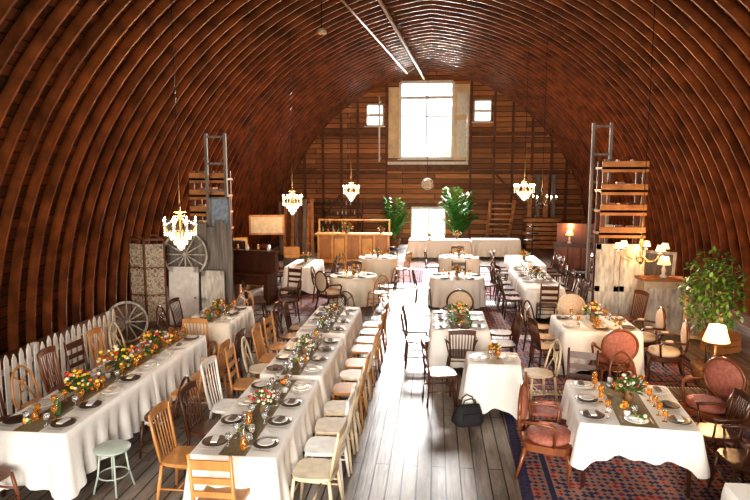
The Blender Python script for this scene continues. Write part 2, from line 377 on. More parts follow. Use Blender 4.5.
# ---------------------------------------------------------------- tables
def perim(w,l,rnd,step=.045):
    P=[]
    if rnd:
        r=w/2; n=int(2*pi*r/step)
        for i in range(n): a=2*pi*i/n; P.append((r*math.cos(a),r*math.sin(a),math.cos(a),math.sin(a),0))
        return P
    q=.03
    for (cx,cy,a0),(nx_,ny_) in zip([(w/2-q,l/2-q,0),(-w/2+q,l/2-q,90),(-w/2+q,-l/2+q,180),(w/2-q,-l/2+q,270)],[(-w/2+q,l/2),(-w/2,-l/2+q),(w/2-q,-l/2),(w/2,l/2-q)]):
        for i in range(5):
            a=math.radians(a0+90*i/4); P.append((cx+q*math.cos(a),cy+q*math.sin(a),math.cos(a),math.sin(a),1))
        a=math.radians(a0+90); sx_,sy_=P[-1][0],P[-1][1]; d=math.dist((sx_,sy_),(nx_,ny_)); k=max(2,int(d/step))
        for i in range(1,k):
            t=i/k; P.append((sx_+(nx_-sx_)*t,sy_+(ny_-sy_)*t,math.cos(a),math.sin(a),math.exp(-min(t,1-t)*d/.12)))
    return P
def table(name,x,y,w,l,drop=.45,rnd=False,cloth='cloth',rz=0,run='burlap',h=.75,legk='walnut',seed=0,diag=.22):
    m_=MB(); rr=random.Random(seed+int(x*100+y*10))
    P=perim(w,l,rnd); n=len(P)
    ph=[rr.uniform(0,6) for _ in range(4)]; rows=7; vs=[];fs=[]; arc=0; A=[]
    for i in range(n):
        A.append(arc); arc+=math.dist(P[i][:2],P[(i+1)%n][:2])
    k1=round(arc/.24)*2*pi/arc; k2=round(arc/.55)*2*pi/arc
    full=drop>=h-.08
    for r in range(rows+1):
        s_=r/rows
        for i,(px,py,nx,ny,cr) in enumerate(P):
            a=A[i]; wv=(math.sin(k1*a+ph[0])+.6*math.sin(k2*a+ph[1]))
            off=.012+.03*s_+ .036*s_*wv + (.05*cr*s_)
            dz=drop*s_*(1+(0 if full else diag*cr))+(0 if full else .018*s_*math.sin(k2*a+ph[2]))
            if r==0: off=0
            zz=max(.012,h-dz); vs.append((px+nx*off,py+ny*off,zz if r else h))
    for r in range(rows):
        for i in range(n): a=r*n+i;b=r*n+(i+1)%n; fs.append((b,a,a+n,b+n))
    fs.append(tuple(range(n))); m_.add(vs,fs,cloth,True); m_.sm[-1]=False
    if rnd:
        m_.lathe([(.05,0),(.05,.66)],(0,0,.04),legk,10); m_.lathe([(w/2-.04,0),(w/2-.04,.02)],(0,0,h-.035),legk,20)
        for a in range(4): m_.path([(0,0,.15),(.2*math.cos(a*pi/2),.2*math.sin(a*pi/2),.12),(.32*math.cos(a*pi/2),.32*math.sin(a*pi/2),.02)],[.03,.025,.02],legk)
    else:
        m_.box((0,0,h-.035),(w-.06,l-.06,.03),legk)
        for sx in(-1,1):
            for sy in(-1,1): m_.path([(sx*(w/2-.07),sy*(l/2-.09),h-.04),(sx*(w/2-.07),sy*(l/2-.09),h*.5),(sx*(w/2-.06),sy*(l/2-.08),0)],[.032,.028,.02],legk)
        m_.box((0,0,h-.085),(w-.14,l-.2,.07),legk)
        if run:
            z=h+.004; m_.slab([(-w*.16,-l/2-.0),(w*.16,-l/2-.0),(w*.16,l/2),(-w*.16,l/2)],z-.002,z+.002,run)
    return m_.obj(name,(x,y,0),rz)
def glass(m_,x,y,z,k,h=.13,r=.032):
    m_.lathe([(.028,0),(.026,.004),(.005,.01),(.005,h*.42),(r*.8,h*.5),(r,h*.75),(r*.9,h)],(x,y,z),k,9)
def bottle(m_,x,y,z,k,h=.24): m_.lathe([(.032,0),(.035,.01),(.035,h*.55),(.013,h*.75),(.013,h)],(x,y,z),k,9)
def setting(m_,x,y,z,dx,dy,gk,rr):
    m_.lathe([(.08,0),(.12,.008),(.125,.013),(.10,.011),(0,.009)],(x,y,z),'charger' if rr.random()<.65 else 'china',18)
    if rr.random()<.5: m_.lathe([(.05,0),(.08,.008),(.085,.012),(.06,.009),(0,.008)],(x,y,z+.012),'china',16)
    if rr.random()<.8: m_.box((x,y,z+.029),(.06 if dx else .14,.14 if dx else .06,.014),rr.choice(['napkin','napkin','china','cream']),rz=rr.uniform(-.25,.25))
    glass(m_,x-dx*.17+dy*.08,y-dy*.17+.11*abs(dx),z,gk,.14); glass(m_,x-dx*.15,y-dy*.15-.05*abs(dx)-.05*abs(dy),z,rr.choice(['clear',gk]),.12)
    for s_ in(-1,1): m_.box((x+s_*.15*abs(dy),y+s_*.15*abs(dx),z+.003),(.16 if dx else .012,.012 if dx else .16,.003),'silver')
def settings(x,y,w,l,rz=0,h=.75,gk='amber',ends=(),step=.42,sides=(-1,1),extra=True):
    m_=MB(); z=h+.007; rr=random.Random(int(x*77+y*13))
    n=max(1,int(l/step))
    for s_ in sides:
        for i in range(n): setting(m_,s_*(w/2-.15),-l/2+l*(i+.5)/n+rr.uniform(-.02,.02),z,s_,0,gk,rr)
    for e in ends: setting(m_,0,e*(l/2-.17),z,0,e,gk,rr)
    if extra:
        for i in range(int(l/.15)):
            yy=-l/2+.12+i*.15+rr.uniform(-.03,.03)
            if abs(yy)<.2 : continue
            q=rr.random(); xx=rr.uniform(-.09,.09)
            if q<.3: bottle(m_,xx,yy,z,rr.choice(['greeng','amber','amber','clear']),rr.uniform(.12,.20))
            elif q<.6: glass(m_,xx,yy,z,rr.choice(['amber','amber','greeng','clear']),.1,.04)
            elif q<.75: m_.lathe([(.03,0),(.035,.05),(.03,.06)],(xx,yy,z),'china',10)
            else:
                for _ in range(6): m_.ball((xx+rr.uniform(-.05,.05),yy+rr.uniform(-.05,.05),z+.03+rr.random()*.04),.022,rr.choice(['f1','f2','f4','leaf']),6,4)
    m_.obj('place_settings',(x,y,0),rz)
def bouquet(x,y,z=.757,s=1,cols=('f1','f2','f3','f4'),low=False,seed=1,name='floral_centerpiece'):
    rr=random.Random(seed+int(x*31+y*17)); m_=MB()
    m_.lathe([(.04,0),(.05,.05),(.045,.1),(.055,.12)],(0,0,0),'pot',12)
    for i in range(60):
        a=rr.uniform(0,2*pi); el=rr.uniform(.1,1.45); r=rr.uniform(.09,.19)
        p=(r*math.cos(a)*math.cos(el)*(1.6 if low else 1),r*math.sin(a)*math.cos(el)*(1.6 if low else 1),.14+r*math.sin(el)*.9)
        k=rr.choice(cols)
        m_.ball(p,rr.uniform(.010,.028),k,7,4,.75)
        if i%3==0: m_.path([(0,0,.1),p],.003,'leaf',4)
    for i in range(120):
        a=rr.uniform(0,2*pi); el=rr.uniform(-.3,1.4); r=rr.uniform(.04,.11)
        d=Vector((math.cos(a)*math.cos(el),math.sin(a)*math.cos(el),math.sin(el)))
        m_.leaf(Vector((0,0,.13))+d*r,d,rr.uniform(.06,.13),.032,'leaf')
    inst(m_.mesh(name),name,(x,y,z),rr.uniform(0,3),sc=s)
# Row A
XA=-4.05
for yc,l in((6.28,1.85),(8.15,1.85)):
    table('banquet_table',XA,yc,.84,l,cloth='cloth',drop=.56); settings(XA,yc,.84,l); bouquet(XA,yc,low=True,s=1.0,cols=('f1','f2','f2','f3','f4'))
bouquet(XA,7.2,s=1.1,low=True,cols=('f1','f4','f3','f2','f2'))
table('banquet_table',-3.95,10.55,.84,1.35,drop=.5,cloth='clothb'); settings(-3.95,10.55,.84,1.35); bouquet(-3.95,10.5,s=.9,cols=('f2','f3','f4'))
chair('sch',-4.25,4.98,Nn)
for i,t in enumerate(['lch','sw','bo','sch','lw','so','bwh']): chair(t,-4.87,5.65+i*.56,E)
for t,yy in(('bw',6.6),('lo',7.4),('so',8.0),('sw',8.7),('bw',10.2),('lw',10.85)): chair(t,-3.2,yy,W_)
chair('bw',-4.7,10.3,E); chair('sw',-4.7,10.9,E); chair('bo',-3.9,11.6,Sx); chair('so',-3.9,9.55,Nn)
mb=MB(); mb.lathe([(.0,0),(.18,0),(.185,.012),(.18,.025),(0,.03)],(0,0,.45),'mint',20)
for a in range(4):
    c,s_=math.cos(a*pi/2+.6),math.sin(a*pi/2+.6); mb.path([(c*.12,s_*.12,.45),(c*.15,s_*.15,.2),(c*.2,s_*.2,0)],.011,'mint')
mb.ring((0,0,.18),.15,.15,.008,'mint',axis='Z'); mb.obj('bistro_stool',(-3.33,5.68,0))
# Row B
XB=-1.82
for yc,l in((6.08,2.05),(8.2,1.8),(10.38,2.0)):
    table('banquet_table',XB,yc,.8,l,drop=.46); settings(XB,yc,.8,l,gk='clear'); bouquet(XB,yc,s=.85,cols=('f4','f3','f4'))
for t,yy in(('so',5.6),('sw',6.3),('swh',6.95),('lo',7.75),('bwh',8.4),('so',8.95),('lo',9.6),('bw',10.2),('sw',10.8)): chair(t,-2.5,yy,E)
for t,yy in(('sc',5.45),('swh',5.97),('sc',6.49),('sc',7.03),('so',7.7),('bwh',8.25),('so',8.8),('lo',9.55),('so',10.1),('sch',10.65),('lo',11.2)): chair(t,-1.12,yy,W_,.08)
chair('lo',-1.85,4.88,Nn,.05); chair('bw',-1.8,11.75,Sx)
# Row C
table('banquet_table',.85,8.3,.72,.6,drop=.62,cloth='cloth',run='lace'); settings(.85,8.3,.72,.6,extra=False); bouquet(.88,8.4,s=.6)
chair('lw',.12,8.5,E,.3); chair('bwh',1.52,8.6,W_,.3)
mb=MB()
vs=[];n_=12
for z,w_,d_ in((0,.20,.10),(.05,.23,.12),(.16,.21,.10),(.24,.17,.05),(.27,.15,.02)):
    for x,y in seatpts(w_*2,d_*2,n=n_,e=3): vs.append((x+.01*math.sin(z*40+x*20),y,z))
fs=[(i*n_+j,i*n_+(j+1)%n_,(i+1)*n_+(j+1)%n_,(i+1)*n_+j) for i in range(4) for j in range(n_)]+[tuple(range(4*n_,5*n_))]
mb.add(vs,fs,'bag',True)
for s_ in(-1,1): mb.path([(-.1,s_*.03,.25),(-.07,s_*.05,.35),(.0,s_*.08,.38),(.07,s_*.05,.35),(.1,s_*.03,.25)],.009,'bag',6)
mb.box((0,-.115,.12),(.22,.02,.12),'bag'); mb.obj('canvas_tote_bag',(.48,7.75,0),.3)
table('banquet_table',.45,10.5,.95,1.5,drop=.62); settings(.45,10.5,.95,1.5,gk='greeng'); bouquet(.45,10.5,cols=('f1','f2','f4'))
chair('sa',.45,9.45,Nn); chair('bw',-.27,10.2,E); chair('sw',-.3,10.9,E); chair('sw',1.2,10.1,W_); chair('bw',1.22,10.8,W_); chair('lwp',.5,11.75,Sx)
for (x,y,r,cl) in((.58,15.2,.68,'cloth'),(.78,18.9,.62,'cloth'),(-1.75,18.6,.6,'clothb'),(-2.05,15.1,.6,'clothb')):
    table('round_table',x,y,2*r,2*r,drop=.72,rnd=True,cloth=cl,run=None); bouquet(x,y,s=.9)
    m_=MB()
    for a in range(5):
        c,s_=math.cos(a*2*pi/5+.3),math.sin(a*2*pi/5+.3); m_.lathe([(.09,0),(.12,.01),(0,.012)],(c*(r-.16),s_*(r-.16),.757),'charger',14); glass(m_,c*(r-.34),s_*(r-.34)+.03,.757,'amber')
    m_.obj('place_settings',(x,y,0))
for t,x,y,f in(('lwp',-2.5,14.3,50),('bo',-1.35,14.35,110),('lw',-1.2,15.2,180),('bw',-2.9,15.3,0),('sw',-2.2,16,270),('bw',-.25,15.1,0),('lw',.7,16.15,270),('sw',1.4,15.7,200),
   ('lo',-2.5,18.1,20),('bw',-1.4,19.5,270),('lw',-.02,18.8,0),('bw',1.6,19.,180),('sw',.8,19.85,270),('so',-1.0,18.2,150)): chair(t,x,y,f)
table('banquet_table',.2,24.0,2.4,.8,drop=.68,run=None); table('banquet_table',2.45,24.4,1.9,.8,drop=.68,run=None)
bouquet(.9,24.1,s=1.1); bouquet(-.2,23.9,s=.8)
for x in(-.6,.3,1.1,2.2,2.8): chair('bw',x,25.1,Sx)
# Row E
RE=math.radians(-6)
table('banquet_table',2.18,6.75,1.16,1.35,drop=.33,rz=RE,cloth='cloth',run='burlap',legk='walnut',diag=.35); settings(2.18,6.75,1.16,1.35,RE,gk='amber',ends=(-1,1),step=.45); bouquet(2.22,6.8,s=1.0,cols=('f3','f4','leaf','leaf'))
chair('lp',1.28,6.5,-10); chair('lch',1.38,7.25,0); chair('lw',1.95,7.85,260); chair('bc',2.6,7.9,275)
chair('lp',3.45,7.6,215); chair('sa',3.15,6.75,180); chair('sa',3.15,6.1,185); chair('sch',3.85,7.05,180,.2); chair('lw',3.85,6.3,180,.2); chair('sw',3.8,5.6,185,.2)
table('banquet_table',2.78,10.5,1.25,1.15,drop=.64,run='lace'); settings(2.78,10.5,1.25,1.15,ends=(-1,),gk='amber'); bouquet(2.78,10.6,s=1.1,cols=('f2','f3','f4'))
chair('lp',2.8,9.4,95); chair('bc',1.95,10.6,0); chair('sw',1.9,10.0,10); chair('lb',2.7,11.5,270); chair('lwp',3.7,10.8,180); chair('lwp',3.75,9.9,170); chair('bw',2.0,11.3,330)
table('banquet_table',2.52,14.4,.85,1.5,drop=.64,run=None); table('banquet_table',2.52,16.0,.85,1.5,drop=.64,run=None); bouquet(2.5,15.0); settings(2.52,15.6,.85,2.6,gk='clear',extra=False)
table('banquet_table',2.72,18.3,.9,2.2,drop=.64,run=None); bouquet(2.7,18.3)
for i in range(4):
    chair(['bw','sw','lw','sw'][i],1.83,13.9+i*.7,E); chair(['sw','bw','sw','lw'][i],3.22,13.9+i*.7,W_)
for i in range(3): chair(['bw','lw','sw'][i],2.02,17.6+i*.65,E); chair(['lw','sw','bw'][i],3.42,17.5+i*.65,W_)
chair('lw',2.5,13.3,Nn); chair('sch',3.9,12.2,200)
table('banquet_table',2.98,4.15,1.1,1.7,drop=.5,run=None,cloth='cloth')
table('banquet_table',-3.75,17.0,.8,1.6,drop=.62); bouquet(-3.75,17.2)
for t,x,y,f in(('bw',-3.08,16.7,180),('lw',-3.08,17.4,180),('sw',-4.42,16.6,0),('bc',-4.42,17.3,0),('bw',-3.3,13.2,200),('sw',-4.0,13.0,30),('lw',-3.6,14.6,250)): chair(t,x,y,f)
# ---------------------------------------------------------------- rugs
def rug(x,y,w,l,k='rug1',rz=0):
    m_=MB(); m_.box((0,0,.003),(w,l,.006),k)
    for s_ in(-1,1):
        for i in range(int(w/.05)): m_.box((-w/2+.025+i*.05,s_*(l/2+.03),.003),(.015,.07,.004),'clothb')
    m_.obj('persian_rug',(x,y,0),rz)
rug(2.5,6.6,3.1,4.6,'rug1',-.03); rug(1.75,10.6,1.45,2.9,'rug2',.0); rug(1.45,13.8,1.2,2.8,'rug1'); rug(1.5,17.4,1.2,3.2,'rug2'); rug(3.6,10.8,2.0,2.6,'rug1')
rug(-3.1,15.0,1.6,2.8,'rug1'); rug(-.5,22.0,2.6,1.6,'rug1'); rug(-.85,19.5,1.0,2.6,'rug2'); rug(3.0,20.8,2.2,2.0,'rug1')
# ---------------------------------------------------------------- picket fence
mb=MB(); y=3.6; i=0
while y<10.0:
    hh=.93+.03*math.sin(i*1.7); mb.add([(0,y-.04,.04),(0,y+.04,.04),(0,y+.04,hh-.08),(0,y,hh),(0,y-.04,hh-.08),(.02,y-.04,.04),(.02,y+.04,.04),(.02,y+.04,hh-.08),(.02,y,hh),(.02,y-.04,hh-.08)],
      [(4,3,2,1,0),(5,6,7,8,9),(0,1,6,5),(1,2,7,6),(2,3,8,7),(3,4,9,8),(4,0,5,9)],'white'); y+=.15; i+=1
for z in(.25,.7): mb.box((-.03,6.8,z),(.04,6.4,.08),'white')
for y in(3.7,5.8,7.9,9.9): mb.box((-.07,y,.45),(.08,.08,.9),'white')
mb.obj('picket_fence',(-5.65,0,0))
def wheel(x,y,z,r,k,rz,tilt=0):
    m_=MB(); m_.ring((0,0,0),r,r,.028,k,n=36); m_.ring((0,0,0),r+.012,r+.012,.018,'iron',n=36)
    for i in range(12): a=2*pi*i/12; m_.path([(.05*math.cos(a),0,.05*math.sin(a)),(r*.5*math.cos(a),0,r*.5*math.sin(a)),(r*math.cos(a),0,r*math.sin(a))],[.014,.018,.012],k,6)
    m_.path([(0,-.1,0),(0,-.06,0),(0,0,0),(0,.06,0),(0,.1,0)],[.045,.06,.075,.06,.045],k,12)
    o=m_.obj('wagon_wheel',(x,y,z),rz); o.rotation_euler=(tilt,0,rz)
wheel(-6.0,11.0,.43,.39,'shabby',.25,-.12); wheel(-5.5,12.72,1.55,.5,'shabby',0,0)
mb=MB()
for i in range(8): mb.box((-5.95+i*.19,13.0+.01*(i%2),1.15-.04*(i%3)),(.18,.03,2.3-.08*(i%3)),'grey')
mb.box((-5.3,13.05,.5),(1.5,.05,.1),'beam'); mb.box((-5.3,13.05,1.8),(1.5,.05,.1),'beam'); mb.obj('plank_partition')
def paneldoor(name,x,y,w,h,k,rz=0,tilt=-.06,inner=None):
    m_=MB(); m_.box((0,0,h/2),(w,.035,h),k)
    for sx in(-1,1): m_.box((sx*(w/2-.05),-.025,h/2),(.1,.02,h),k)
    for z in(.06,h*.45,h-.06): m_.box((0,-.025,z),(w,.02,.12),k)
    for z0,z1 in((.16,h*.4),(h*.5,h-.16)): m_.box((0,-.021,(z0+z1)/2),(w-.3,.012,(z1-z0)),inner or k)
    m_.ball((w/2-.06,-.06,h*.48),.025,'brass')
    o=m_.obj(name,(x,y,.01),rz); o.rotation_euler=(tilt,0,rz)
paneldoor('panelled_door',-5.45,12.45,.66,1.3,'white'); paneldoor('panelled_door',-4.85,12.6,.5,1.2,'shabby',.1)
mb=MB()
for i in range(2):
    mb.M=Matrix.Translation((-.2+i*.4,0,0))@Matrix.Rotation((.3 if i%2 else -.3),4,'Z')
    mb.box((0,0,.95),(.42,.02,1.75),'lacewood')
    for sx in(-1,1): mb.box((sx*.2,0,.97),(.035,.045,1.94),'beam')
    for z in(.1,.7,1.3,1.92): mb.box((0,0,z),(.42,.045,.05),'beam')
    mb.path([(-.2,0,1.93),(0,0,2.03),(.2,0,1.93)],.02,'beam')
    for a in range(3):
        for c in range(8): mb.ring((-.13+a*.13,-.02,.24+c*.2),.05,.06,.008,'cream',n=12,q=4)
mb.obj('folding_screen',(-6.2,12.3,0))
def ladder(x,y,w,h,k,rz=0):
    m_=MB()
    for sx in(-1,1): m_.box((sx*w/2,0,h/2),(.06,.09,h),k)
    n=int(h/.6)
    for i in range(1,n+1): m_.box((0,0,i*h/n-.08),(w,.04,.05),k)
    m_.obj('wooden_ladder',(x,y,0),rz)
ladder(-5.05,13.6,.45,4.25,'grey'); ladder(3.85,14.6,.4,4.5,'grey')
def loftshelf(x,y,w,zs,k,h,seed=1):
    m_=MB(); rq=random.Random(seed)
    for sx in(-1,1):
        for sy in(-1,1): m_.box((sx*w/2,sy*.22,h/2),(.09,.07,h),'beam')
    for i,z in enumerate(zs):
        m_.box((0,0,z),(w+.14,.55,.05),k); m_.box((0,-.26,z+.03),(w+.14,.03,.24),k)
        for j in range(3): m_.box((-w*.3+j*w*.3,rq.uniform(-.1,.1),z+.1),(rq.uniform(.12,.2),.25,rq.uniform(.1,.2)),rq.choice(['pine','grey','cream','cherry']),rz=rq.uniform(-.2,.2))
    m_.obj('timber_rack',(x,y,0))
loftshelf(-5.45,14.3,.75,(2.0,2.4,2.8,3.2),'pine',3.4)
loftshelf(4.15,14.0,.85,(2.0,2.5,2.95,3.45),'pine',3.6)
mb=MB(); mb.box((0,0,0),(.42,.03,.85),'blue'); 
for z in(-.42,.42): mb.box((0,-.01,z),(.46,.05,.05),'grey')
for x in(-.22,.22): mb.box((x,-.01,0),(.05,.05,.9),'grey')
mb.obj('painted_sign',(-4.95,13.5,2.35))
mb=MB(); mb.box((0,0,0),(.85,.02,.45),'cream'); 
for z in(-.24,.24): mb.box((0,0,z),(.93,.045,.05),'pine')
for x in(-.44,.44): mb.box((x,0,0),(.05,.045,.5),'pine')
mb.rod((-.4,0,.25),(-.4,0,3.1),.006,.006,'iron',5); mb.rod((.4,0,.25),(.4,0,3.1),.006,.006,'iron',5)
mb.obj('hanging_sign_board',(-4.45,15.6,1.98),.15)
for i in range(2): paneldoor('panelled_door',3.78+i*.52,13.45,.5,1.8,'shabby',0,0)
mb=MB(); mb.box((0,0,.58),(.85,.4,1.1),'cream'); mb.box((0,0,1.15),(.95,.48,.05),'pine')
for sx in(-1,1):
    mb.box((sx*.21,-.21,.55),(.36,.02,.85),'shabby'); mb.ball((sx*.06,-.24,.6),.02,'brass')
mb.box((0,0,.03),(.9,.44,.06),'cream'); mb.obj('painted_cupboard',(4.75,12.9,0))
mb=MB(); mb.box((0,0,.77),(1.3,.6,.06),'walnut'); mb.box((0,.22,1.05),(1.3,.14,.5),'walnut'); mb.box((0,.2,1.32),(1.4,.22,.05),'walnut')
for sx in(-1,1): mb.box((sx*.58,0,.38),(.12,.55,.74),'walnut')
mb.box((0,-.12,.62),(1.1,.3,.2),'walnut')
for i in range(4): mb.lathe([(.03,0),(.045,.06),(.02,.12),(.03,.15)],(-.45+i*.3,.18,1.345),'china' if i%2 else 'brass',10)
mb.obj('writing_desk',(-4.75,15.0,0),-.2)
# bar
mb=MB(); mb.box((0,0,1.08),(2.9,.6,.06),'honey'); mb.box((0,.05,.53),(2.7,.4,1.04),'pine'); mb.box((0,-.17,.06),(2.75,.1,.12),'honey')
for i in range(6): mb.box((-1.33+i*.532,-.16,.55),(.07,.03,1.0),'honey')
for i in range(5): mb.box((-1.064+i*.532,-.155,.55),(.36,.02,.72),'honey' if i%2 else 'oak')
for i in range(6): bottle(mb,-1.2+i*.2,.1,1.11,['greeng','amber','clear'][i%3],.3)
for x in(-1.35,1.35): mb.box((x,.15,1.35),(.06,.06,.5),'honey')
mb.box((0,.15,1.6),(2.76,.08,.06),'honey')
mb.obj('bar_counter',(-3.05,22.5,0)); bouquet(-3.3,22.4,1.11,1.4,('f1','f3','f2')); bouquet(-2.0,22.4,1.11,.9)
mb=MB()
for z in(.5,.95,1.4,1.85): mb.box((0,0,z),(1.9,.35,.05),'beam')
for sx in(-1,1): mb.box((sx*.95,0,1),(.06,.38,2.0),'beam')
rr=random.Random(3)
for z in(.5,.95,1.4,1.85):
    for i in range(9): bottle(mb,-.8+i*.2,rr.uniform(-.08,.08),z+.025,rr.choice(['greeng','amber','clear','china']),rr.uniform(.15,.28))
mb.obj('back_bar_shelf',(-4.4,28.4,0))
mb=MB()
for i in range(9): mb.box((0,-i*.22,.15+i*.24),(1.0,.28,.05),'pine')
for sx in(-1,1): mb.rod((sx*.5,.1,.05),(sx*.5,-1.95,2.2),.09,.09,'pine',4)
mb.obj('wooden_stair',(2.9,28.2,0))
mb=MB()
for i in range(7): mb.box((rr.uniform(-.1,.1),0,.1+i*.2),(1.6,.5,.16),'pine',rz=rr.uniform(-.05,.05))
for i in range(4): mb.box((-.6+i*.35,.35,1.7),(.2,.05,3.2),'grey' if i%2 else 'pine',rx=-.05)
mb.obj('stacked_lumber',(4.9,27.6,0))
mb=MB()
for z,r in((.9,.3),(1.15,.22),(1.4,.14)): mb.lathe([(0,0),(r,.0),(r,.03),(0,.03)],(0,0,z),'iron',18)
mb.rod((0,0,0),(0,0,1.6),.02,.02,'iron'); mb.lathe([(.28,0),(.2,.04),(.03,.1)],(0,0,0),'iron',16); mb.obj('tiered_plant_stand',(3.6,22.5,0))
mb=MB(); mb.box((0,0,.32),(1.5,.62,.18),'velvet'); mb.box((0,.04,.44),(1.35,.52,.1),'velvet')
mb.path([(-.72,.3,.4),(-.7,.34,.85),(-.3,.36,1.0),(0,.36,1.06),(.3,.36,1.0),(.7,.34,.85),(.72,.3,.4)],.035,'walnut')
mb.box((0,.3,.68),(1.32,.12,.52),'velvet')
for sx in(-1,1):
    mb.path([(sx*.72,.3,.68),(sx*.76,0,.66),(sx*.74,-.25,.6),(sx*.72,-.27,.3),(sx*.74,-.3,0)],.03,'walnut'); mb.path([(sx*.7,.28,.3),(sx*.72,.32,0)],.025,'walnut')
mb.obj('velvet_settee',(4.9,17.3,0),-pi/2)
mb=MB(); mb.box((0,0,.55),(1.3,.45,.85),'walnut'); mb.box((0,0,1.0),(1.4,.5,.05),'walnut'); mb.box((0,.18,1.35),(1.2,.06,.65),'walnut')
for i in range(3): mb.box((-.42+i*.42,-.23,.55),(.36,.02,.7),'cherry'); mb.ball((-.3+i*.42,-.25,.6),.02,'brass')
for sx in(-1,1):
    for sy in(-1,1): mb.rod((sx*.58,sy*.17,0),(sx*.58,sy*.17,.14),.03,.04,'walnut')
mb.obj('sideboard',(4.7,20.6,0),-.25)
# ---- clutter along the walls
def crate(x,y,z,rz,k='pine'):
    m_=MB()
    for sx in(-1,1):
        for sz in range(3): m_.box((0,sx*.19,.07+sz*.12),(.55,.02,.1),k); m_.box((sx*.27,0,.07+sz*.12),(.02,.38,.1),k)
        for sy in(-1,1): m_.box((sx*.25,sy*.17,.18),(.04,.04,.36),k)
    m_.box((0,0,.015),(.54,.38,.03),k); m_.obj('wooden_crate',(x,y,z),rz)
for x,y,z,r,k in((-5.6,15.9,0,.2,'pine'),(-5.55,15.95,.365,.1,'grey'),(-5.3,17.4,0,-.2,'honey'),(-5.6,19.2,0,.3,'pine'),(-5.1,21.0,0,.1,'grey'),(-5.1,21.0,.365,.3,'honey'),(5.3,15.4,0,.2,'pine'),(5.3,15.4,.365,.0,'grey'),(5.4,11.6,0,.4,'pine')): crate(x,y,z,r,k)
def barrel(x,y):
    m_=MB(); m_.lathe([(.24,0),(.29,.25),(.31,.45),(.29,.65),(.24,.9),(.22,.9),(.22,.86),(0,.86)],(0,0,0),'cherry',20)
    for z,r in((.12,.268),(.32,.305),(.58,.305),(.78,.268)): m_.lathe([(r,-.025),(r+.006,-.02),(r+.006,.02),(r,.025)],(0,0,z),'iron',20)
    m_.obj('wooden_barrel',(x,y,0))
barrel(-5.6,18.3); barrel(5.1,19.0); barrel(-5.9,20.2); barrel(5.3,22.6)
def leaner(name,x,y,w,h,k,inner,rz):
    m_=MB(); m_.box((0,0,h/2),(w-.08,.015,h-.08),inner)
    for sx in(-1,1): m_.box((sx*(w/2-.03),-.01,h/2),(.07,.05,h),k)
    for z in(.035,h-.035): m_.box((0,-.01,z),(w,.05,.07),k)
    o=m_.obj(name,(x,y,.02),rz); o.rotation_euler=(-.15,0,rz)
leaner('framed_mirror',-5.6,16.5,.7,1.5,'brass','mirror',.5); leaner('picture_frame',5.35,12.3,.7,1.0,'brass','lacewood',-.5); leaner('old_window_frame',5.2,14.6,.8,1.5,'shabby','grey',-.6)
mb=MB(); rr=random.Random(9)
for i in range(9): mb.box((i*.16,rr.uniform(-.03,.03),1.15),(.13,.03,rr.uniform(1.9,2.5)),rr.choice(['grey','pine','beam']),rx=-.06,ry=rr.uniform(-.03,.03))
mb.box((.64,.12,.03),(1.4,.2,.06),'beam'); mb.obj('leaning_boards',(-6.2,23.8,0))
# ---------------------------------------------------------------- plants
def palm(x,y,h,sp,n=26,name='potted_palm',k='palm',potr=.25):
    m_=MB(); rr=random.Random(int(x*10+y)); m_.lathe([(potr*.7,0),(potr,.25),(potr*1.05,.4),(potr*.95,.4),(potr*.9,.36),(0,.36)],(0,0,0),'pot',16)
    for i in range(n):
        a=2*pi*i/n*1.618*3; up=rr.uniform(.45,1.0); pts=[]
        for j in range(9):
            t=j/8; rad=sp*t*(1.15-up*.6); z=.38+(h-.38)*up*(t*1.5-.62*t*t*(1.5-up*.35)); pts.append(Vector((rad*math.cos(a),rad*math.sin(a),max(z,.1))))
        m_.path(pts,[.012-.001*j for j in range(9)],k,4)
        for j in range(2,9):
            d=(pts[j]-pts[j-1]).normalized(); u=d.cross(Vector((0,0,1))); u=u.normalized() if u.length>.01 else Vector((1,0,0))
            for q in(0,.5):
                p=pts[j-1].lerp(pts[j],q)
                for s_ in(-1,1): m_.leaf(p,d*.7+u*s_*.8-Vector((0,0,.2)),sp*.36*(1.15-j/12),.085,k)
    m_.obj(name,(x,y,0))
palm(1.05,27.0,3.5,1.15,48); palm(-1.8,27.2,3.0,.9,36)
def ficus(x,y,h,r,n=1100):
    m_=MB(); rr=random.Random(5); m_.lathe([(.17,0),(.24,.25),(.25,.36),(.22,.36),(0,.33)],(0,0,0),'pot',16)
    for i in range(3):
        a=i*2.1; m_.path([(.03*math.cos(a),.03*math.sin(a),.3),(.05*math.cos(a+1),.05*math.sin(a+1),.8),(.2*math.cos(a),.2*math.sin(a),h-.4)],[.02,.017,.008],'trunk')
    for i in range(14): 
        a=rr.uniform(0,6.3); m_.path([(0,0,.8+rr.random()*.4),(r*.8*math.cos(a),r*.8*math.sin(a),1.0+rr.random()*(h-1.2))],[.01,.004],'trunk',5)
    for i in range(n):
        a=rr.uniform(0,2*pi); c=rr.uniform(-1,1); q=rr.random()**.4; s_=math.sqrt(1-c*c)
        p=Vector((r*q*s_*math.cos(a),r*q*s_*math.sin(a),h-.62+ .66*q*c)); m_.leaf(p,(rr.uniform(-1,1),rr.uniform(-1,1),rr.uniform(-.9,.5)),.11,.055,'leaf')
    m_.obj('potted_ficus',(x,y,0))
ficus(4.3,9.6,2.15,.48)
